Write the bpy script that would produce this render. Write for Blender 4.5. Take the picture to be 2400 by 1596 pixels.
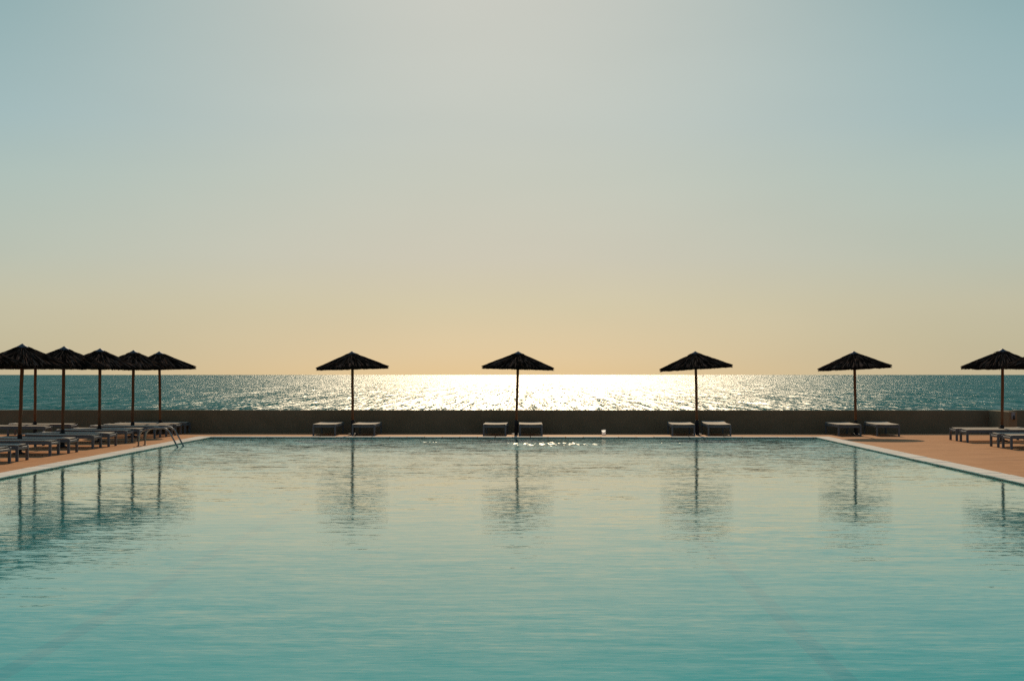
import bpy, bmesh, math, random
from mathutils import Vector, Matrix, noise

R = math.radians
sc = bpy.context.scene
for o in list(bpy.data.objects):
    bpy.data.objects.remove(o)

# ------------------------------------------------------------------ camera
EYE = 1.82
cd = bpy.data.cameras.new('camera')
cam = bpy.data.objects.new('camera', cd)
sc.collection.objects.link(cam)
cd.sensor_width = 36.0
cd.lens = 55.0
cd.clip_start = 0.1
cd.clip_end = 200000.0
cam.location = (0, 0, EYE)
cam.rotation_euler = (R(90 + 1.25), 0, R(0.78))
sc.camera = cam

# ------------------------------------------------------------------ sky, sun, exposure
SUN_EL = 27.0
SUN_AZ = -0.6            # degrees, to the left (+) of the pool axis (+Y)

sc.view_settings.view_transform = 'Standard'
sc.view_settings.look = 'None'
sc.view_settings.exposure = 0.0
sc.view_settings.gamma = 1.0
sc.view_settings.use_curve_mapping = False


def lin(c):
    out = []
    for v in c:
        v /= 255.0
        out.append(v / 12.92 if v <= 0.04045 else ((v + 0.055) / 1.055) ** 2.4)
    return tuple(out) + (1.0,)


class NT:
    """small node-tree helper"""
    def __init__(self, tree):
        self.t = tree
        self.n = tree.nodes
        self.n.clear()

    def new(self, typ, **kw):
        nd = self.n.new(typ)
        for k, v in kw.items():
            setattr(nd, k, v)
        return nd

    def put(self, sock, val):
        if isinstance(val, bpy.types.NodeSocket):
            self.t.links.new(val, sock)
        elif val is not None:
            sock.default_value = val

    def math(self, op, a, b=None, c=None, clamp=False):
        nd = self.new('ShaderNodeMath', operation=op, use_clamp=clamp)
        self.put(nd.inputs[0], a)
        self.put(nd.inputs[1], b)
        self.put(nd.inputs[2], c)
        return nd.outputs[0]

    def vmath(self, op, a, b=None):
        nd = self.new('ShaderNodeVectorMath', operation=op)
        self.put(nd.inputs[0], a)
        self.put(nd.inputs[1], b)
        return nd.outputs['Value'] if op in ('DOT_PRODUCT', 'LENGTH') else nd.outputs[0]

    def maprange(self, v, a, b, c, d, smooth=False):
        nd = self.new('ShaderNodeMapRange', interpolation_type='SMOOTHSTEP' if smooth else 'LINEAR')
        for i, x in enumerate((v, a, b, c, d)):
            self.put(nd.inputs[i], x)
        return nd.outputs[0]

    def mix(self, fac, a, b, mode='MIX'):
        nd = self.new('ShaderNodeMix', data_type='RGBA', blend_type=mode)
        self.put(nd.inputs[0], fac)
        self.put(nd.inputs[6], a)
        self.put(nd.inputs[7], b)
        return nd.outputs[2]

    def ramp(self, fac, stops):
        nd = self.new('ShaderNodeValToRGB')
        e = nd.color_ramp.elements
        while len(e) > 1:
            e.remove(e[-1])
        for i, (p, c) in enumerate(stops):
            el = e[0] if i == 0 else e.new(p)
            el.position = p
            el.color = c
        self.put(nd.inputs[0], fac)
        return nd.outputs[0]

    def noise(self, vec, scale, detail=2.0, rough=0.5):
        nd = self.new('ShaderNodeTexNoise')
        self.put(nd.inputs['Vector'], vec)
        nd.inputs['Scale'].default_value = scale
        nd.inputs['Detail'].default_value = detail
        nd.inputs['Roughness'].default_value = rough
        return nd.outputs['Fac'], nd.outputs['Color']

    def sep(self, v):
        nd = self.new('ShaderNodeSeparateXYZ')
        self.put(nd.inputs[0], v)
        return nd.outputs

    def comb(self, x, y, z):
        nd = self.new('ShaderNodeCombineXYZ')
        for i, v in enumerate((x, y, z)):
            self.put(nd.inputs[i], v)
        return nd.outputs[0]


world = bpy.data.worlds.new('World')
sc.world = world
world.use_nodes = True
W = NT(world.node_tree)
sky = W.new('ShaderNodeTexSky', sky_type='NISHITA')
sky.sun_disc = False
sky.sun_elevation = R(SUN_EL)
sky.sun_rotation = R(-SUN_AZ)
sky.air_density = 1.0
sky.dust_density = 1.0
sky.ozone_density = 1.0
SKY_STRENGTH = 0.1
tc = W.new('ShaderNodeTexCoord')
d = W.vmath('NORMALIZE', tc.outputs['Generated'])
dx, dy, dz = W.sep(d)
elev = W.math('DIVIDE', W.math('ARCSINE', W.math('MAXIMUM', dz, 0.0)), math.pi / 2)
sx, sy = -math.sin(R(SUN_AZ)), math.cos(R(SUN_AZ))
SKY_AZ = 1.8
kx, ky = -math.sin(R(SKY_AZ)), math.cos(R(SKY_AZ))
az = W.math('ABSOLUTE', W.math('ARCTAN2',
            W.math('SUBTRACT', W.math('MULTIPLY', dx, ky), W.math('MULTIPLY', dy, kx)),
            W.math('ADD', W.math('MULTIPLY', dx, kx), W.math('MULTIPLY', dy, ky))))
az = W.math('MULTIPLY', az, 180 / math.pi)


def column(rows):
    return W.ramp(elev, [(dg / 90.0, lin(c)) for dg, c in rows])


c_mid = column([(0, (226, 196, 148)), (0.8, (221, 198, 158)), (2.5, (210, 199, 168)), (4.3, (204, 199, 181)),
                (7.1, (196, 199, 186)), (9, (193, 198, 189)), (13.6, (198, 200, 191)), (28, (228, 226, 215)),
                (50, (140, 168, 185)), (90, (88, 128, 160))])
c_side = column([(0, (190, 178, 147)), (1.2, (189, 182, 153)), (2.5, (190, 186, 161)), (4.3, (180, 188, 174)),
                 (7.1, (170, 189, 183)), (9, (158, 184, 186)), (13.6, (138, 171, 175)), (28, (122, 158, 176)),
                 (55, (95, 135, 163)), (90, (88, 128, 160))])
c_back = column([(0, (128, 132, 126)), (6, (106, 124, 132)), (20, (88, 112, 132)), (55, (80, 115, 145)), (90, (88, 128, 160))])
f1 = W.maprange(az, 0.0, 21.0, 0.0, 1.0, True)
f2 = W.maprange(az, 18.0, 130.0, 0.0, 1.0, True)
grade = W.mix(f2, W.mix(f1, c_mid, c_side), c_back)
hz, _ = W.noise(W.vmath('MULTIPLY', d, (2.0, 2.0, 7.0)), 1.3, 3, 0.55)      # thin uneven haze
hz = W.maprange(hz, 0.25, 0.75, 0.965, 1.035)
grade = W.vmath('MULTIPLY', grade, W.comb(hz, hz, hz))
grade = W.vmath('MULTIPLY', grade, (1 / SKY_STRENGTH,) * 3)
final = W.mix(0.985, sky.outputs[0], grade)
bg = W.new('ShaderNodeBackground')
W.put(bg.inputs[0], final)
bg.inputs[1].default_value = SKY_STRENGTH
wo = W.new('ShaderNodeOutputWorld')
W.t.links.new(bg.outputs[0], wo.inputs[0])

sl = bpy.data.lights.new('sun', 'SUN')
sl.energy = 3.4
sl.angle = R(0.53)
sl.color = (1.0, 0.83, 0.61)
sun = bpy.data.objects.new('sun', sl)
sc.collection.objects.link(sun)
sdir = Vector((sx * math.cos(R(SUN_EL)), sy * math.cos(R(SUN_EL)), math.sin(R(SUN_EL))))
sun.rotation_euler = sdir.to_track_quat('Z', 'Y').to_euler()
sun.location = (0, 60, 30)

sc.render.engine = 'CYCLES'
sc.cycles.use_denoising = False
sc.cycles.max_bounces = 8
sc.cycles.transparent_max_bounces = 12
sc.cycles.sample_clamp_indirect = 4.0
sc.cycles.sample_clamp_direct = 4.0

COL = sc.collection

# ------------------------------------------------------------------ materials
MATS = {}


def mat(name):
    m = bpy.data.materials.new(name)
    m.use_nodes = True
    nt = NT(m.node_tree)
    out = nt.new('ShaderNodeOutputMaterial')
    MATS[name] = m
    return m, nt, out


def principled(nt, out, color, rough=0.7, metal=0.0, normal=None, spec=0.3):
    p = nt.new('ShaderNodeBsdfPrincipled')
    nt.put(p.inputs['Base Color'], color)
    nt.put(p.inputs['Roughness'], rough)
    p.inputs['Metallic'].default_value = metal
    p.inputs['Specular IOR Level'].default_value = spec
    if normal is not None:
        nt.put(p.inputs['Normal'], normal)
    nt.t.links.new(p.outputs[0], out.inputs[0])
    return p


def sheen(nt, out, color, weight, rough, normal=None):
    """matt surface with a faint broad gloss"""
    d_ = nt.new('ShaderNodeBsdfDiffuse')
    g_ = nt.new('ShaderNodeBsdfGlossy')
    x_ = nt.new('ShaderNodeMixShader')
    nt.put(d_.inputs[0], color)
    g_.inputs['Color'].default_value = (1.0, 0.9, 0.78, 1)
    g_.inputs['Roughness'].default_value = rough
    x_.inputs[0].default_value = weight
    if normal is not None:
        nt.put(d_.inputs['Normal'], normal)
        nt.put(g_.inputs['Normal'], normal)
    nt.t.links.new(d_.outputs[0], x_.inputs[1])
    nt.t.links.new(g_.outputs[0], x_.inputs[2])
    nt.t.links.new(x_.outputs[0], out.inputs[0])


def bump(nt, h, strength=0.4, dist=0.01):
    b = nt.new('ShaderNodeBump')
    b.inputs['Strength'].default_value = strength
    b.inputs['Distance'].default_value = dist
    nt.put(b.inputs['Height'], h)
    return b.outputs[0]


def pos(nt):
    return nt.new('ShaderNodeNewGeometry').outputs['Position']


def obj_co(nt):
    return nt.new('ShaderNodeTexCoord').outputs['Object']


def scaled(nt, v, s):
    return nt.vmath('MULTIPLY', v, s)


def two_tone(name, a, b, scale, rough=0.8, detail=4.0, coords='pos', stretch=(1, 1, 1), bstr=0.3, bdist=0.005, metal=0.0, spec=0.3):
    m, nt, out = mat(name)
    v = pos(nt) if coords == 'pos' else obj_co(nt)
    v = scaled(nt, v, stretch)
    f, _ = nt.noise(v, scale, detail, 0.6)
    f = nt.maprange(f, 0.3, 0.7, 0, 1)
    col = nt.mix(f, a + (1,), b + (1,))
    principled(nt, out, col, rough, metal, bump(nt, f, bstr, bdist) if bstr else None, spec)
    return m


# deck: sand-terracotta paving, tile joints only as fine relief and tone
m, nt, out = mat('deck_paving')
p0 = pos(nt)
br = nt.new('ShaderNodeTexBrick')
nt.put(br.inputs['Vector'], p0)
br.inputs['Scale'].default_value = 1.0
br.inputs['Brick Width'].default_value = 0.6
br.inputs['Row Height'].default_value = 0.3
br.inputs['Mortar Size'].default_value = 0.006
br.inputs['Color1'].default_value = (0.58, 0.270, 0.118, 1)
br.inputs['Color2'].default_value = (0.50, 0.225, 0.095, 1)
br.inputs['Mortar'].default_value = (0.36, 0.18, 0.09, 1)
f, _ = nt.noise(p0, 0.55, 5, 0.6)
f = nt.maprange(f, 0.3, 0.7, 0, 1)
col = nt.mix(nt.math('MULTIPLY', f, 0.45), br.outputs[0], (0.52, 0.25, 0.12, 1))
f2_, _ = nt.noise(scaled(nt, p0, (0.5, 1.5, 1)), 1.3, 4, 0.6)
col = nt.mix(nt.maprange(f2_, 0.50, 0.70, 0, 0.5), col, (0.30, 0.13, 0.06, 1))
sheen(nt, out, col, 0.036, 0.5, bump(nt, f, 0.2, 0.004))

m, nt, out = mat('coping_stone')
f, _ = nt.noise(pos(nt), 2.3, 4, 0.6)
tone = nt.new('ShaderNodeObjectInfo').outputs['Random']
col = nt.mix(nt.maprange(f, 0.3, 0.7, 0, 1), (0.90, 0.78, 0.62, 1), (0.76, 0.65, 0.52, 1))
col = nt.mix(nt.maprange(tone, 0, 1, 0.0, 0.3), col, (0.52, 0.45, 0.37, 1))
sheen(nt, out, col, 0.02, 0.55, bump(nt, f, 0.2, 0.003))
two_tone('wall_plaster', (0.27, 0.195, 0.115), (0.21, 0.155, 0.09), 1.6, 0.95, spec=0.05)
two_tone('terrain_rock', (0.20, 0.15, 0.10), (0.11, 0.09, 0.06), 0.3, 0.95, bstr=0.8, bdist=0.2)
two_tone('pole_wood', (0.22, 0.092, 0.034), (0.13, 0.055, 0.022), 6, 0.75, coords='obj', stretch=(6, 6, 0.6))
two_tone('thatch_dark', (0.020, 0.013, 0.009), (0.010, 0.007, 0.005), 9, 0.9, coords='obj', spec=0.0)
m, nt, out = mat('thatch_straw')
oc = obj_co(nt)
ox_, oy_, oz_ = nt.sep(oc)
radial = scaled(nt, nt.vmath('NORMALIZE', nt.comb(ox_, oy_, 0.0)), (13, 13, 13))
f, _ = nt.noise(nt.vmath('ADD', radial, scaled(nt, oc, (2.0, 2.0, 2.0))), 1.0, 3, 0.65)
principled(nt, out, nt.mix(nt.maprange(f, 0.46, 0.70, 0, 1), (0.016, 0.011, 0.008, 1), (0.24, 0.14, 0.095, 1)), 0.9, spec=0.0)  # pale radial streaks painted into the straw colour as sun highlights
two_tone('rubber_black', (0.012, 0.012, 0.013), (0.02, 0.02, 0.02), 20, 0.6, coords='obj', bstr=0)
two_tone('cap_metal', (0.10, 0.11, 0.12), (0.06, 0.065, 0.07), 12, 0.6, coords='obj', bstr=0, spec=0.15)
two_tone('frame_grey', (0.14, 0.15, 0.15), (0.105, 0.115, 0.115), 8, 0.45, coords='obj', bstr=0)
m, nt, out = mat('sling_fabric')
f, _ = nt.noise(obj_co(nt), 30, 3)
sheen(nt, out, nt.mix(f, (0.64, 0.52, 0.39, 1), (0.54, 0.44, 0.33, 1)), 0.035, 0.6)
two_tone('steel', (0.26, 0.24, 0.21), (0.20, 0.18, 0.16), 15, 0.22, coords='obj', metal=1.0, bstr=0)
two_tone('fitting_grey', (0.26, 0.27, 0.28), (0.22, 0.23, 0.24), 15, 0.5, coords='obj', bstr=0)
two_tone('boat_white', (0.7, 0.68, 0.64), (0.6, 0.58, 0.55), 2, 0.5, coords='obj', bstr=0)

m, nt, out = mat('bucket_plastic')
dif = nt.new('ShaderNodeBsdfDiffuse')
dif.inputs[0].default_value = (0.85, 0.83, 0.78, 1)
tr = nt.new('ShaderNodeBsdfTranslucent')
f, _ = nt.noise(obj_co(nt), 12, 2)
nt.put(tr.inputs[0], nt.mix(f, (0.97, 0.95, 0.92, 1), (0.95, 0.93, 0.88, 1)))
mx = nt.new('ShaderNodeMixShader')
mx.inputs[0].default_value = 0.9
nt.t.links.new(dif.outputs[0], mx.inputs[1])
nt.t.links.new(tr.outputs[0], mx.inputs[2])
nt.t.links.new(mx.outputs[0], out.inputs[0])

# pool tiles
m, nt, out = mat('pool_tile')
p0 = pos(nt)
f, _ = nt.noise(p0, 0.35, 3)
col = nt.mix(nt.maprange(f, 0.3, 0.7, 0, 1), (0.045, 0.50, 0.47, 1), (0.055, 0.56, 0.52, 1))
principled(nt, out, col, 0.5, spec=0.0)
two_tone('waterline_tile', (0.20, 0.17, 0.13), (0.13, 0.11, 0.085), 5, 0.6, bstr=0, spec=0.1)
two_tone('lane_tile', (0.035, 0.09, 0.19), (0.04, 0.10, 0.21), 3, 0.5, bstr=0, spec=0.0)


def wavy_normal(nt, layers, bias=0.0):
    """world normal from summed noise slopes; layers = (freq_vec, ampl_x, ampl_y, detail, modulator or None)"""
    p = pos(nt)
    nx = ny = None
    for fv, ax, ay, det, modl in layers:
        _, c = nt.noise(scaled(nt, p, fv), 1.0, det, 0.55)
        r, g, b = nt.sep(c)
        vx = nt.math('MULTIPLY', nt.math('SUBTRACT', r, 0.5), ax)
        vy = nt.math('MULTIPLY', nt.math('SUBTRACT', g, 0.5), ay)
        if modl is not None:
            vx = nt.math('MULTIPLY', vx, modl)
            vy = nt.math('MULTIPLY', vy, modl)
        nx = vx if nx is None else nt.math('ADD', nx, vx)
        ny = vy if ny is None else nt.math('ADD', ny, vy)
    if bias != 0.0:
        ny = nt.math('ADD', ny, bias)
    return nt.vmath('NORMALIZE', nt.comb(nx, ny, 1.0))


def schlick(nt, normal):
    """water reflectance, the same from above and from below"""
    inc = nt.new('ShaderNodeNewGeometry').outputs['Incoming']
    c = nt.math('ABSOLUTE', nt.vmath('DOT_PRODUCT', inc, normal))
    k = nt.math('POWER', nt.math('SUBTRACT', 1.0, c, clamp=True), 5.0)
    return nt.math('MULTIPLY_ADD', k, 0.98, 0.02)


# pool water: rippled, with a scattering turquoise body and ruffled patches that catch the sun
m, nt, out = mat('pool_water')
pw = pos(nt)
px_, py_, pz_ = nt.sep(pw)
calm, _ = nt.noise(scaled(nt, pw, (0.10, 0.16, 1)), 1.0, 2)
calm = nt.maprange(calm, 0.35, 0.65, 0.5, 1.3)
far = nt.maprange(py_, 24.0, 45.0, 0.0, 1.0, True)       # choppier towards the inlets at the far end
calm = nt.math('MULTIPLY', calm, nt.math('MULTIPLY_ADD', far, 3.0, 1.15))
ruf = None
for cx, cy, rx, ry, k in ((0.4, 41.8, 2.6, 2.0, 1.0), (3.9, 42.6, 1.2, 0.7, 0.9), (-3.0, 42.8, 1.0, 0.6, 0.88)):
    a = nt.math('DIVIDE', nt.math('SUBTRACT', px_, cx), rx)
    b = nt.math('DIVIDE', nt.math('SUBTRACT', py_, cy), ry)
    g = nt.math('ADD', nt.math('MULTIPLY', a, a), nt.math('MULTIPLY', b, b))
    g = nt.maprange(g, 0.0, 1.0, k, 0.0, True)
    ruf = g if ruf is None else nt.math('MAXIMUM', ruf, g)
dn, _ = nt.noise(scaled(nt, pw, (7.0, 2.2, 1)), 1.0, 1)
dots = nt.maprange(dn, nt.math('MULTIPLY_ADD', ruf, -0.40, 1.0), nt.math('MULTIPLY_ADD', ruf, -0.40, 1.03), 0, 1, True)
N = wavy_normal(nt, [((0.5, 1.6, 1), 0.018, 0.026, 2, calm),
                     ((1.7, 9.0, 1), 0.050, 0.074, 2, calm),
                     ((8.0, 32.0, 1), 0.055, 0.060, 1, calm),
                     ((14.0, 9.0, 1), 0.30, 0.60, 1, dots)], bias=nt.math('ADD', nt.math('MULTIPLY', dots, -0.22), nt.math('MULTIPLY', far, -0.028)))
fr = nt.maprange(schlick(nt, N), 0.17, 0.88, 0.012, 1.0, True)
fr = nt.math('MAXIMUM', fr, nt.math('MULTIPLY', dots, 0.4))
gl = nt.new('ShaderNodeBsdfGlossy')
nt.put(gl.inputs['Roughness'], nt.math('MULTIPLY_ADD', dots, 0.14, 0.05))
gl.inputs['Color'].default_value = (1.0, 0.95, 0.83, 1)
nt.put(gl.inputs['Normal'], N)
tp = nt.new('ShaderNodeBsdfTransparent')
tp.inputs[0].default_value = (0.90, 0.99, 0.985, 1)
df = nt.new('ShaderNodeBsdfDiffuse')
f, _ = nt.noise(scaled(nt, pw, (0.12, 0.2, 1)), 1.0, 3)
nt.put(df.inputs[0], nt.mix(nt.maprange(f, 0.3, 0.7, 0, 1), (0.030, 0.43, 0.425, 1), (0.040, 0.49, 0.475, 1)))
mb = nt.new('ShaderNodeMixShader')
mb.inputs[0].default_value = 0.68
nt.t.links.new(tp.outputs[0], mb.inputs[1])
nt.t.links.new(df.outputs[0], mb.inputs[2])
mx = nt.new('ShaderNodeMixShader')
nt.put(mx.inputs[0], fr)
nt.t.links.new(mb.outputs[0], mx.inputs[1])
nt.t.links.new(gl.outputs[0], mx.inputs[2])
nt.t.links.new(mx.outputs[0], out.inputs[0])

# sea: wind-roughened
m, nt, out = mat('sea_water')
N = wavy_normal(nt, [((3.0, 0.11, 1), 1.35, 0.9, 2, None),
                     ((1.4, 0.028, 1), 1.25, 0.9, 2, None),
                     ((0.4, 0.005, 1), 0.7, 0.5, 2, None)], bias=-0.24)
fr = schlick(nt, N)
gl = nt.new('ShaderNodeBsdfGlossy', distribution='BECKMANN')
gl.inputs['Roughness'].default_value = 0.36
gl.inputs['Color'].default_value = (1.0, 0.95, 0.86, 1)
nt.put(gl.inputs['Normal'], N)
df = nt.new('ShaderNodeBsdfDiffuse')
f, _ = nt.noise(scaled(nt, pos(nt), (0.004, 0.012, 1)), 1.0, 4)
nt.put(df.inputs[0], nt.mix(nt.maprange(f, 0.3, 0.7, 0, 1), (0.001, 0.085, 0.082, 1), (0.002, 0.115, 0.105, 1)))
mx = nt.new('ShaderNodeMixShader')
nt.put(mx.inputs[0], nt.math('POWER', fr, 2.0))
nt.t.links.new(df.outputs[0], mx.inputs[1])
nt.t.links.new(gl.outputs[0], mx.inputs[2])
nt.t.links.new(mx.outputs[0], out.inputs[0])


# ------------------------------------------------------------------ mesh helpers
def tagit(o, label=None, cat=None, group=None, kind=None):
    if label:
        o['label'] = label
    if cat:
        o['category'] = cat
    if group:
        o['group'] = group
    if kind:
        o['kind'] = kind
    return o


def link(name, me, material=None, parent=None):
    if material and not me.materials:
        me.materials.append(MATS[material])
    o = bpy.data.objects.new(name, me)
    COL.objects.link(o)
    o.parent = parent
    return o


def empty(name, loc, rot=(0, 0, 0)):
    o = bpy.data.objects.new(name, None)
    o.empty_display_size = 0.2
    COL.objects.link(o)
    o.location = loc
    o.rotation_euler = rot
    return o


def to_mesh(bm, name, smooth=False):
    me = bpy.data.meshes.new(name)
    bm.normal_update()
    bm.to_mesh(me)
    bm.free()
    if smooth:
        for p in me.polygons:
            p.use_smooth = True
    return me


def box_bm(bm, x0, x1, y0, y1, z0, z1, bev=0.0):
    r = bmesh.ops.create_cube(bm, size=1.0)
    vs = r['verts']
    for v in vs:
        v.co = Vector((x0 + (v.co.x + .5) * (x1 - x0), y0 + (v.co.y + .5) * (y1 - y0), z0 + (v.co.z + .5) * (z1 - z0)))
    if bev > 0:
        es = list({e for v in vs for e in v.link_edges})
        bmesh.ops.bevel(bm, geom=es, offset=bev, segments=1, affect='EDGES')


def box_mesh(name, x0, x1, y0, y1, z0, z1, bev=0.0):
    bm = bmesh.new()
    box_bm(bm, x0, x1, y0, y1, z0, z1, bev)
    return to_mesh(bm, name)


def tube_bm(bm, pts, radii, seg=12, cap=True):
    pts = [Vector(p) for p in pts]
    rings = []
    prev = None
    for i, p in enumerate(pts):
        a = pts[max(i - 1, 0)]
        b = pts[min(i + 1, len(pts) - 1)]
        t = (b - a).normalized()
        if prev is None:
            u = t.orthogonal().normalized()
        else:
            u = (prev - t * prev.dot(t)).normalized()
        prev = u
        w = t.cross(u)
        r = radii[i] if isinstance(radii, (list, tuple)) else radii
        rings.append([bm.verts.new(p + (u * math.cos(k * 2 * math.pi / seg) + w * math.sin(k * 2 * math.pi / seg)) * r) for k in range(seg)])
    for i in range(len(rings) - 1):
        for k in range(seg):
            bm.faces.new((rings[i][k], rings[i][(k + 1) % seg], rings[i + 1][(k + 1) % seg], rings[i + 1][k]))
    if cap:
        bm.faces.new(rings[0][::-1])
        bm.faces.new(rings[-1])


# ------------------------------------------------------------------ the setting
PX0, PX1, PY0, PY1 = -9.40, 8.20, 3.0, 45.45      # pool inner faces
CW = 0.44                                          # coping width
WATER_Z = -0.027
FLOOR_Z = -1.45
WALL_Y = 48.80
SEA_Z = -11.0

# deck: one slab with the pool hole, its edge falling to the terrain
me = bpy.data.meshes.new('pool_deck')
ox0, ox1, oy0, oy1 = -60.0, 60.0, -40.0, WALL_Y + 0.6
hx0, hx1, hy0, hy1 = PX0 - CW, PX1 + CW, PY0 - CW, PY1 + CW
v = []
for z in (0.0, -2.6):
    v += [(ox0, oy0, z), (ox1, oy0, z), (ox1, oy1, z), (ox0, oy1, z), (hx0, hy0, z), (hx1, hy0, z), (hx1, hy1, z), (hx0, hy1, z)]
fcs = [(0, 1, 5, 4), (1, 2, 6, 5), (2, 3, 7, 6), (3, 0, 4, 7)]
for a, b in ((0, 1), (1, 2), (2, 3), (3, 0)):
    fcs.append((b, a, a + 8, b + 8))
for a, b in ((4, 5), (5, 6), (6, 7), (7, 4)):
    fcs.append((a, b, b + 8, a + 8))
me.from_pydata(v, [], fcs)
tagit(link('pool_deck', me, 'deck_paving'), 'sunlit terracotta coloured deck paving around the pool', None, None, 'structure')

# terrain under the deck, a rough slope falling to the sea behind the wall
bm = bmesh.new()
nx_, prof = 60, [(-40, -2.2), (WALL_Y + 0.3, -2.2), (WALL_Y + 1.5, -2.4), (WALL_Y + 3, -4.0), (WALL_Y + 5, -7.0), (WALL_Y + 9, -9.5), (WALL_Y + 14, -12.5)]
rows = []
for j, (y, z) in enumerate(prof):
    row = []
    for i in range(nx_ + 1):
        x = -150 + 300 * i / nx_
        n = noise.noise(Vector((x * 0.12, y * 0.2, z * 0.3)))
        row.append(bm.verts.new((x, y + (n * 1.2 if j > 1 else 0), z + (n * 0.6 if 1 < j else 0))))
    rows.append(row)
for j in range(len(rows) - 1):
    for i in range(nx_):
        bm.faces.new((rows[j][i], rows[j][i + 1], rows[j + 1][i + 1], rows[j + 1][i]))
tagit(link('terrain', to_mesh(bm, 'terrain'), 'terrain_rock'), None, None, None, 'structure')

# sea
me = bpy.data.meshes.new('sea')
S = 90000
me.from_pydata([(-S, 40, SEA_Z), (S, 40, SEA_Z), (S, S, SEA_Z), (-S, S, SEA_Z)], [], [(0, 1, 2, 3)])
tagit(link('sea', me, 'sea_water'), None, None, None, 'structure')

# pool basin
me = bpy.data.meshes.new('pool_basin')
v = [(PX0, PY0, -0.10), (PX1, PY0, -0.10), (PX1, PY1, -0.10), (PX0, PY1, -0.10),
     (PX0, PY0, FLOOR_Z), (PX1, PY0, FLOOR_Z), (PX1, PY1, FLOOR_Z), (PX0, PY1, FLOOR_Z)]
me.from_pydata(v, [], [(4, 5, 6, 7), (0, 4, 7, 3), (3, 7, 6, 2), (2, 6, 5, 1), (1, 5, 4, 0)])
basin = tagit(link('pool_basin', me, 'pool_tile'), None, None, None, 'structure')
me = bpy.data.meshes.new('waterline_band')
v = [(x, y, z) for z in (-0.008, -0.10) for x, y in ((PX0, PY0), (PX1, PY0), (PX1, PY1), (PX0, PY1))]
me.from_pydata(v, [], [(a, a + 4, (a + 1) % 4 + 4, (a + 1) % 4) for a in range(4)])
link('waterline_band', me, 'waterline_tile', basin)
for xc in (-5.8, 3.35):
    me = box_mesh('lane_line', xc - 0.13, xc + 0.13, PY0 + 2, PY1 - 2, FLOOR_Z + 0.002, FLOOR_Z + 0.008)
    link('lane_line', me, 'lane_tile', basin)

# pool water
me = bpy.data.meshes.new('pool_water')
me.from_pydata([(PX0, PY0, WATER_Z), (PX1, PY0, WATER_Z), (PX1, PY1, WATER_Z), (PX0, PY1, WATER_Z)], [], [(0, 1, 2, 3)])
tagit(link('pool_water', me, 'pool_water'), None, None, None, 'structure')

# coping: one bed and separate stones
coping = empty('pool_coping', (0, 0, 0))
tagit(coping, None, None, None, 'structure')
STL = 0.5
stones = []
for k in range(3):
    bm = bmesh.new()
    rr = random.Random(k)
    box_bm(bm, -CW / 2 - 0.012, CW / 2 - 0.003, -STL / 2 + 0.004, STL / 2 - 0.004, -0.010, 0.012 + 0.002 * k, 0.006)
    stones.append(to_mesh(bm, 'coping_stone'))
    stones[-1].materials.append(MATS['coping_stone'])
rng = random.Random(5)


def coping_stone(x, y, rz):
    o = link('coping_stone', stones[rng.randrange(3)], None, coping)
    o.location = (x, y, rng.uniform(-0.001, 0.002))
    o.rotation_euler = (0, 0, rz + rng.uniform(-0.004, 0.004))


y = PY1 - STL / 2
n_y = 0
while y > PY0:
    if y > 17.5:                        # the runs the picture shows, stone by stone
        coping_stone(PX1 + CW / 2, y, 0)
        coping_stone(PX0 - CW / 2, y, math.pi)
    y -= STL
n = 36
for i in range(n):
    x = PX0 - CW + (PX1 - PX0 + 2 * CW) * (i + 0.5) / n
    coping_stone(x, PY1 + CW / 2, math.pi / 2)
ylow = PY1 - STL * math.floor((PY1 - 17.5) / STL) - 0.002
bm = bmesh.new()
box_bm(bm, PX1 - 0.012, PX1 + CW - 0.003, PY0 - CW, ylow - 0.01, -0.010, 0.012)
box_bm(bm, PX0 - CW + 0.003, PX0 + 0.012, PY0 - CW, ylow - 0.01, -0.010, 0.012)
box_bm(bm, PX0 + 0.014, PX1 - 0.014, PY0 - CW, PY0 + 0.012, -0.010, 0.012)
link('near_coping', to_mesh(bm, 'near_coping'), 'coping_stone', coping)

# sea wall and its end pier
wall = empty('sea_wall', (0, WALL_Y, 0))
tagit(wall, 'low dark brown rendered wall between the deck and the sea', 'wall')
link('wall_body', box_mesh('wall_body', -60, 60, 0, 0.25, 0.0, 0.715, 0.010), 'wall_plaster', wall)
link('wall_pier', box_mesh('wall_pier', 14.12, 14.37, -2.10, -0.003, 0.0, 0.722, 0.012), 'wall_plaster', wall)

# ------------------------------------------------------------------ parasols
CAN_R, RIM_Z, APEX_Z = 1.09, 2.03, 2.50


def cone_z(t):          # t = 0 apex .. 1 rim
    return APEX_Z - (APEX_Z - RIM_Z) * (t ** 0.97)


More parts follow.
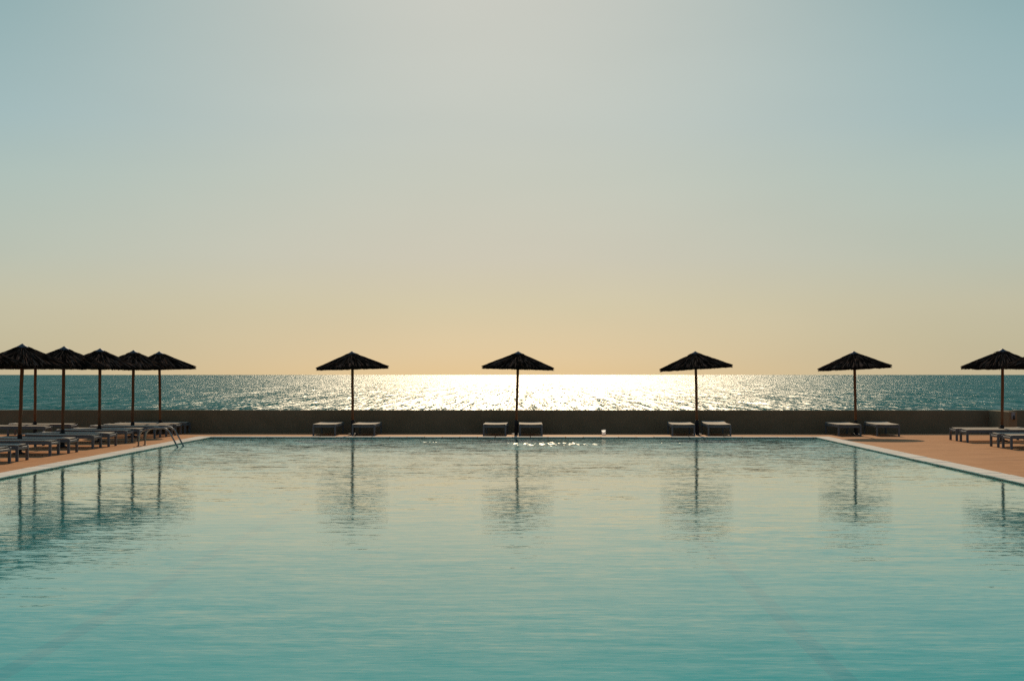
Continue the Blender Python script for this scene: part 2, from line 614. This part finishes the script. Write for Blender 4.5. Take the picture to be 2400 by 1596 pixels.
def canopy_mesh(seed):
    bm = bmesh.new()
    seg, nr = 72, 9
    rings = []
    off = seed * 13.7
    apex = bm.verts.new((0, 0, APEX_Z - 0.02))
    for j in range(1, nr + 1):
        t = j / nr
        ring = []
        for k in range(seg):
            a = 2 * math.pi * k / seg
            n = noise.noise(Vector((math.cos(a) * 3 + off, math.sin(a) * 3, t * 5)))
            n2 = noise.noise(Vector((math.cos(a) * 14 + off, math.sin(a) * 14, t * 3)))
            r = CAN_R * t * 0.985 + (n * 0.02 + n2 * 0.018) * t
            ring.append(bm.verts.new((r * math.cos(a), r * math.sin(a), cone_z(t) + n * 0.015 + n2 * 0.012)))
        rings.append(ring)
    rim2 = []
    for k in range(seg):
        a = 2 * math.pi * k / seg
        n2 = noise.noise(Vector((math.cos(a) * 22 + off, math.sin(a) * 22, 9)))
        r = CAN_R * 0.975 + n2 * 0.02
        rim2.append(bm.verts.new((r * math.cos(a), r * math.sin(a), RIM_Z - 0.055 + n2 * 0.022)))
    rings.append(rim2)
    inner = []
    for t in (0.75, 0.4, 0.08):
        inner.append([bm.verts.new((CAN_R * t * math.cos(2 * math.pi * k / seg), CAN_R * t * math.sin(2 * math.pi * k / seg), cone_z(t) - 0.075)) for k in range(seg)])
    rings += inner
    for k in range(seg):
        bm.faces.new((apex, rings[0][k], rings[0][(k + 1) % seg]))
    for j in range(len(rings) - 1):
        for k in range(seg):
            bm.faces.new((rings[j][k], rings[j + 1][k], rings[j + 1][(k + 1) % seg], rings[j][(k + 1) % seg]))
    return to_mesh(bm, 'canopy')


def thatch_mesh(seed):
    rnd = random.Random(100 + seed)
    V, F = [], []

    def blade(a, t0, t1, lift0, lift1, w, droop=0.0, twist=0.0):
        n = len(V)
        ca, sa = math.cos(a), math.sin(a)
        tx, ty = -sa, ca
        for (t, l, ww) in ((t0, lift0, w), ((t0 + t1) / 2, (lift0 + lift1) / 2 + 0.006, w), (t1, lift1, w * 0.35)):
            r = CAN_R * t
            z = cone_z(min(t, 1.0)) + l - max(0, t - 1.0) * (0.45 + droop)
            V.append((r * ca + tx * ww, r * sa + ty * ww, z + twist * ww))
            V.append((r * ca - tx * ww, r * sa - ty * ww, z - twist * ww))
        F.append((n, n + 2, n + 3, n + 1))
        F.append((n + 2, n + 4, n + 5, n + 3))

    for i in range(1500):
        t0 = math.sqrt(rnd.uniform(0.006, 0.80))
        ln = rnd.uniform(0.18, 0.42)
        a = rnd.uniform(0, 2 * math.pi)
        blade(a, t0, min(t0 + ln, 1.02), rnd.uniform(-0.004, 0.012), rnd.uniform(0.004, 0.034), rnd.uniform(0.005, 0.011), 0, rnd.uniform(-0.9, 0.9))
    for i in range(650):          # ragged rim
        a = rnd.uniform(0, 2 * math.pi)
        blade(a, rnd.uniform(0.84, 0.93), rnd.uniform(0.985, 1.022), rnd.uniform(-0.03, 0.010), rnd.uniform(-0.070, 0.004), rnd.uniform(0.005, 0.011), 0, rnd.uniform(-0.9, 0.9))
    for i in range(60):           # tufts below the cap
        a = rnd.uniform(0, 2 * math.pi)
        blade(a, 0.05, rnd.uniform(0.16, 0.24), 0.0, rnd.uniform(0.01, 0.035), 0.009, 0, rnd.uniform(-0.8, 0.8))
    me = bpy.data.meshes.new('thatch')
    me.from_pydata(V, [], F)
    return me


CANOPY = [canopy_mesh(k) for k in range(4)]
THATCH = [thatch_mesh(k) for k in range(4)]
bm = bmesh.new()
prof = [(0.0, 2.535), (0.012, 2.532), (0.075, 2.492), (0.15, 2.452), (0.155, 2.440), (0.10, 2.445)]
rings = [[bm.verts.new((r * math.cos(2 * math.pi * k / 20), r * math.sin(2 * math.pi * k / 20), z)) for k in range(20)] for r, z in prof[1:]]
top = bm.verts.new((0, 0, prof[0][1]))
for k in range(20):
    bm.faces.new((top, rings[0][k], rings[0][(k + 1) % 20]))
for j in range(len(rings) - 1):
    for k in range(20):
        bm.faces.new((rings[j][k], rings[j + 1][k], rings[j + 1][(k + 1) % 20], rings[j][(k + 1) % 20]))
CAP = to_mesh(bm, 'cap', True)
bm = bmesh.new()
tube_bm(bm, [(0.25 * 0.2, 0, 2.36), (1.0, 0, 1.985)], [0.012, 0.010], 6)
RIB = to_mesh(bm, 'rib')
POLES = []
for k in range(3):
    rr = random.Random(k + 40)
    bm = bmesh.new()
    zs = [0.30, 0.7, 1.1, 1.5, 1.9, 2.40]
    tube_bm(bm, [(rr.uniform(-.004, .004), rr.uniform(-.004, .004), z) for z in zs], [0.041 + rr.uniform(-.002, .002) for z in zs], 14)
    POLES.append(to_mesh(bm, 'pole', True))
bm = bmesh.new()
tube_bm(bm, [(0, 0, 0), (0, 0, 0.03), (0, 0, 0.035), (0, 0, 0.06), (0, 0, 0.43), (0, 0, 0.44)], [0.15, 0.15, 0.09, 0.056, 0.055, 0.050], 20)
SLEEVE = to_mesh(bm, 'base_sleeve')
bm = bmesh.new()
tube_bm(bm, [(0.052, 0, 0.36), (0.078, 0, 0.36)], 0.006, 8)
tube_bm(bm, [(0.078, 0, 0.36), (0.090, 0, 0.36)], 0.020, 10)
KNOB = to_mesh(bm, 'clamp_knob')
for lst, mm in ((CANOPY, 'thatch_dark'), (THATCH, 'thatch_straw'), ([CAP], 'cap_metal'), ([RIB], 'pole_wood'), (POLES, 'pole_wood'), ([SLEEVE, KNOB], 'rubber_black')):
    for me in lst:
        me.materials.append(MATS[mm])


def parasol(i, x, y, lean, tilt, tilt_y, label, group, size=1.0):
    """lean: pole lean in degrees (top to the right +); tilt: canopy, right side up +"""
    o = empty('thatched_parasol', (x, y, 0.0), (0, R(lean), R(0)))
    o.scale = (size, size, size)
    tagit(o, label, 'parasol', group)
    link('pole', POLES[i % 3], None, o)
    s = link('base_sleeve', SLEEVE, None, o)
    k = link('clamp_knob', KNOB, None, s)
    k.rotation_euler.z = 1.3 * i
    c = link('canopy', CANOPY[i % 4], None, o)
    # tilt about the pole head
    T = Matrix.Translation((0, 0, 2.2)) @ Matrix.Rotation(R(-tilt - lean), 4, 'Y') @ Matrix.Rotation(R(tilt_y), 4, 'X') @ Matrix.Rotation(1.9 * i, 4, 'Z') @ Matrix.Translation((0, 0, -2.2))
    c.matrix_local = T
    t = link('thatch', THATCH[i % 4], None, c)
    tagit(t, None, None, None, 'stuff')
    link('cap', CAP, None, c)
    for q in range(8):
        r = link('rib', RIB, None, c)
        r.rotation_euler.z = q * math.pi / 4
    return o


ROW_Y = 47.5
far_x = [-5.48, -0.52, 4.96, 9.76]
far_lean = [-0.6, 1.4, -1.0, -1.1]
far_tilt = [1.5, -1.6, 3.6, 2.9]
which = ['leftmost', 'second from left', 'third from left', 'rightmost']
for i in range(4):
    parasol(i, far_x[i] , ROW_Y, far_lean[i], far_tilt[i], 0.0,
            f'thatched parasol on brown pole across the pool, {which[i]} of four along the wall', 'parasols along the sea wall')
left_y = [47.72, 45.4, 42.3, 39.1, 35.8, 32.4]
left_x = [-11.40, -11.66, -11.76, -11.8, -11.8, -11.8]
left_lean = [-1.0, 0.5, 0.0, 0.6, 1.5, 0.4]
left_tilt = [0.8, -0.6, -1.5, -1.4, -0.4, 1.0]
lw = ['nearest the sea wall', 'second from the sea wall', 'third from the sea wall', 'fourth from the sea wall',
      'fifth from the sea wall, with sunlit straw', 'sixth from the wall, cut by the frame']
for i in range(6):
    parasol(i + 5, left_x[i], left_y[i], left_lean[i], left_tilt[i], 1.0,
            f'thatched parasol in the left poolside row, {lw[i]}', 'parasols left of the pool')
parasol(3, -14.7, 46.0, 0.0, 0, 0, 'lone thatched parasol behind the left row, lit pole seen under the others', 'parasols left of the pool')
parasol(2, 12.83, 43.06, 0.8, 0.5, 1.0, 'thatched parasol on the right deck in front of the wall pier', 'parasols right of the pool')
parasol(6, 12.83, 39.15, 0.0, 0.5, 0.5, 'thatched parasol at the right frame edge, only its left rim in view', 'parasols right of the pool')

# ------------------------------------------------------------------ loungers (local: length along +Y, foot end at y = 0, width along X)
LW, LL, LH = 0.70, 1.92, 0.34
LEGM = box_mesh('leg', -0.025, 0.025, -0.03, 0.03, 0.0, LH - 0.012, 0.004)
SIDE = box_mesh('side_rail', -0.018, 0.018, 0.032, LL - 0.032, LH - 0.085, LH - 0.014, 0.004)
ENDR = box_mesh('end_rail', -LW / 2 + 0.052, LW / 2 - 0.052, -0.016, 0.016, LH - 0.092, LH - 0.034, 0.004)
SLAT = box_mesh('cross_bar', -LW / 2 + 0.045, LW / 2 - 0.045, -0.012, 0.012, LH - 0.065, LH - 0.045)


def sling(y0, y1, sag):
    bm = bmesh.new()
    nx, ny = 6, 8
    g = [[None] * (ny + 1) for _ in range(nx + 1)]
    for i in range(nx + 1):
        for j in range(ny + 1):
            u, v = i / nx, j / ny
            g[i][j] = bm.verts.new((-LW / 2 + 0.005 + u * (LW - 0.01), y0 + v * (y1 - y0), -sag * 4 * u * (1 - u)))
    fs = [bm.faces.new((g[i][j], g[i + 1][j], g[i + 1][j + 1], g[i][j + 1])) for i in range(nx) for j in range(ny)]
    ext = bmesh.ops.extrude_face_region(bm, geom=fs)
    for e in ext['geom']:
        if isinstance(e, bmesh.types.BMVert):
            e.co.z += 0.012
    bmesh.ops.recalc_face_normals(bm, faces=bm.faces)
    return to_mesh(bm, 'sling')


SEAT = sling(0.06, LL * 0.60, 0.010)
BACK = sling(0.0, LL * 0.38, 0.010)
BARS = box_mesh('back_frame', -LW / 2 + 0.002, LW / 2 - 0.002, LL * 0.38 - 0.03, LL * 0.38, -0.022, 0.016, 0.004)
for me, mm in ((LEGM, 'frame_grey'), (SIDE, 'frame_grey'), (ENDR, 'frame_grey'), (SLAT, 'frame_grey'), (SEAT, 'sling_fabric'), (BACK, 'sling_fabric'), (BARS, 'frame_grey')):
    me.materials.append(MATS[mm])


def lounger(x, y, rz, label, group, back=0.0):
    o = empty('sun_lounger', (x, y, 0.0), (0, 0, rz))
    tagit(o, label, 'sun lounger', group)
    for sx_ in (-1, 1):
        for yy in (0.03, LL - 0.03):
            l = link('leg', LEGM, None, o)
            l.location = (sx_ * (LW / 2 - 0.025), yy, 0)
        r = link('side_rail', SIDE, None, o)
        r.location = (sx_ * (LW / 2 - 0.020), 0, 0)
    for yy in (0.022, LL - 0.022):
        e = link('end_rail', ENDR, None, o)
        e.location = (0, yy, 0)
    for yy in (0.55, 1.1, 1.5):
        e = link('cross_bar', SLAT, None, o)
        e.location = (0, yy, 0)
    s = link('seat_sling', SEAT, None, o)
    s.location = (0, 0, LH - 0.002)
    b = link('backrest', BACK, None, o)
    b.location = (0, LL * 0.605, LH - 0.002)
    b.rotation_euler.x = R(back)
    link('back_frame', BARS, None, b)
    return o


rng = random.Random(9)
fl = [(-6.22, 'left'), (-5.05, 'right'), (-1.15, 'left'), (-0.07, 'right'), (4.45, 'left'), (5.52, 'right'), (9.37, 'left'), (10.5, 'right')]
fb = [0.5, 0.5, 0.2, 0.6, 1.2, 3.5, 0.8, 2.2]
for i, (x, side) in enumerate(fl):
    lounger(x, 46.5, rng.uniform(-0.02, 0.02),
            f'flat grey lounger {side} of the {which[i // 2]} parasol along the sea wall', 'loungers along the sea wall', fb[i])
lshort = ['nearest the sea wall', 'second from the sea wall', 'third from the sea wall', 'fourth from the sea wall', 'fifth from the sea wall', 'sixth from the sea wall']
for i, uy in enumerate(left_y):
    for s, nm in ((-0.6, 'near'), (0.6, 'far')):
        if i == 0:
            s = -0.52 if s < 0 else 0.68
        lounger(-10.72 + rng.uniform(-0.06, 0.06), uy + s + rng.uniform(-0.03, 0.03), math.pi / 2 + rng.uniform(-0.02, 0.02),
                f'grey lounger on the {nm} side of the left-row parasol {lshort[i]}', 'loungers left of the pool', rng.uniform(0, 1.5))
for s, nm in ((-0.95, 'near'), (0.75, 'far')):
    lounger(-14.0 + (0.25 if s > 0 else 0), 46.0 + s, math.pi / 2, f'grey lounger on the {nm} side of the lone parasol behind the left row', 'loungers left of the pool', 0.5)
for uy, nm2 in ((43.0, 'the right-deck parasol by the wall pier'), (39.15, 'the parasol cut off at the right frame edge')):
    for s, nm in ((-0.55, 'near'), (0.5, 'far')):
        lounger(11.6, uy + s, -math.pi / 2 + rng.uniform(-0.02, 0.02), f'grey lounger on the {nm} side of {nm2}', 'loungers right of the pool', 0.5)

# ------------------------------------------------------------------ pool ladder
lad = empty('pool_ladder', (PX0, 39.95, 0))
tagit(lad, 'steel pool ladder with two curved handrails at the left pool edge', 'pool ladder')


def smooth_path(ctrl, n=6):
    pts = []
    P = [Vector(c) for c in ctrl]
    P = [P[0] * 2 - P[1]] + P + [P[-1] * 2 - P[-2]]
    for i in range(1, len(P) - 2):
        for k in range(n):
            t = k / n
            a, b, c, dd = P[i - 1], P[i], P[i + 1], P[i + 2]
            pts.append(0.5 * ((2 * b) + (-a + c) * t + (2 * a - 5 * b + 4 * c - dd) * t * t + (-a + 3 * b - 3 * c + dd) * t ** 3))
    pts.append(P[-2])
    return pts


for yy in (-0.33, 0.33):
    bm = bmesh.new()
    ctrl = [(-0.62, yy, 0.0), (-0.61, yy, 0.22), (-0.54, yy, 0.38), (-0.36, yy, 0.45), (-0.05, yy, 0.47), (0.10, yy, 0.43), (0.20, yy, 0.30), (0.42, yy, -0.10), (0.50, yy, -0.30), (0.51, yy, -1.2)]
    pts = smooth_path(ctrl)
    tube_bm(bm, pts, 0.021, 12)
    h = link('handrail', to_mesh(bm, 'handrail', True), 'steel', lad)
    bm = bmesh.new()
    tube_bm(bm, [(-0.62, yy, 0.0), (-0.62, yy, 0.012), (-0.62, yy, 0.02)], [0.055, 0.055, 0.03], 16)
    link('floor_flange', to_mesh(bm, 'floor_flange'), 'steel', h)
for z in (-0.35, -0.62, -0.89):
    link('step', box_mesh('step', 0.44, 0.54, -0.30, 0.30, z, z + 0.025, 0.005), 'steel', lad)

# ------------------------------------------------------------------ small things
# white bucket in front of the wall
bk = empty('bucket', (2.13, 47.25, 0), (R(0), R(-5), R(20)))
bk.scale = (0.9, 0.9, 0.95)
tagit(bk, 'small white plastic bucket glowing in the sun in front of the wall', 'bucket')
bm = bmesh.new()
prof = [(0.001, 0.002), (0.060, 0.002), (0.066, 0.08), (0.073, 0.150), (0.080, 0.152), (0.080, 0.162), (0.074, 0.160)]
rings = [[bm.verts.new((r * math.cos(2 * math.pi * k / 24), r * math.sin(2 * math.pi * k / 24), z)) for k in range(24)] for r, z in prof]
for j in range(len(rings) - 1):
    for k in range(24):
        bm.faces.new((rings[j][k], rings[j][(k + 1) % 24], rings[j + 1][(k + 1) % 24], rings[j + 1][k]))
link('tub', to_mesh(bm, 'tub', True), 'bucket_plastic', bk)
bm = bmesh.new()
tube_bm(bm, [(0.08 * math.cos(a), 0.03 * math.sin(a) - 0.03, 0.155 + 0.03 * math.sin(a)) for a in [math.pi * k / 12 for k in range(13)]], 0.003, 6)
link('handle', to_mesh(bm, 'handle'), 'fitting_grey', bk)

# fitting on the pier
wl = empty('wall_fitting', (14.26, WALL_Y - 2.103, 0.56))
tagit(wl, 'small grey and black fitting on the end face of the wall pier', 'wall fitting')
link('back_plate', box_mesh('back_plate', -0.065, 0.045, -0.02, 0.0, -0.07, 0.14, 0.005), 'fitting_grey', wl)
bm = bmesh.new()
tube_bm(bm, [(0, -0.045, -0.075), (0, -0.045, -0.03), (0, -0.045, 0.03), (0, -0.045, 0.06)], [0.032, 0.030, 0.020, 0.008], 12)
link('nozzle_cover', to_mesh(bm, 'nozzle_cover', True), 'rubber_black', wl)

# sailing boat on the horizon
BY = 9000.0
bt = empty('sailing_boat', (397 / 3667 * BY, BY, SEA_Z), (0, 0, R(25)))
tagit(bt, 'tiny sailing boat on the horizon right of the third parasol pole', 'boat')
bm = bmesh.new()
secs = [(-6.5, 0.9, 0.3), (-3, 1.6, -0.4), (1, 1.7, -0.5), (4.5, 1.0, -0.2), (7, 0.05, 0.6)]
rr_ = []
for x, w, zb in secs:
    rr_.append([bm.verts.new(c) for c in ((x, -w, 1.5), (x, -w * 0.7, 0.3), (x, 0, zb), (x, w * 0.7, 0.3), (x, w, 1.5))])
for a, b in zip(rr_, rr_[1:]):
    for k in range(4):
        bm.faces.new((a[k], a[k + 1], b[k + 1], b[k]))
    bm.faces.new((a[4], a[0], b[0], b[4]))
bm.faces.new(rr_[0])
link('hull', to_mesh(bm, 'hull'), 'boat_white', bt)
bm = bmesh.new()
tube_bm(bm, [(0.8, 0, 1.4), (0.8, 0, 14)], 0.10, 8)
link('mast', to_mesh(bm, 'mast'), 'fitting_grey', bt)


def sail(name, a, b, c, belly):
    bm = bmesh.new()
    a, b, c = Vector(a), Vector(b), Vector(c)
    n = 6
    rows_ = []
    for i in range(n + 1):
        row = []
        for j in range(i + 1):
            p = a + (b - a) * ((i - j) / n) + (c - a) * (j / n)
            w = ((n - i) / n) * ((i - j) / n) * (j / n) * 27
            row.append(bm.verts.new(p + Vector((0, belly * w, 0))))
        rows_.append(row)
    fs = []
    for i in range(n):
        for j in range(i + 1):
            fs.append(bm.faces.new((rows_[i][j], rows_[i + 1][j], rows_[i + 1][j + 1])))
            if j < i:
                fs.append(bm.faces.new((rows_[i][j], rows_[i + 1][j + 1], rows_[i][j + 1])))
    ext = bmesh.ops.extrude_face_region(bm, geom=fs)
    for e in ext['geom']:
        if isinstance(e, bmesh.types.BMVert):
            e.co.y += 0.03
    link(name, to_mesh(bm, name), 'boat_white', bt)


sail('mainsail', (0.6, 0, 13.6), (0.6, 0, 2.6), (-5.2, 0.6, 2.6), 0.6)
sail('jib', (1.0, 0, 12.6), (1.6, 0.3, 2.2), (6.8, 0, 1.7), 0.5)
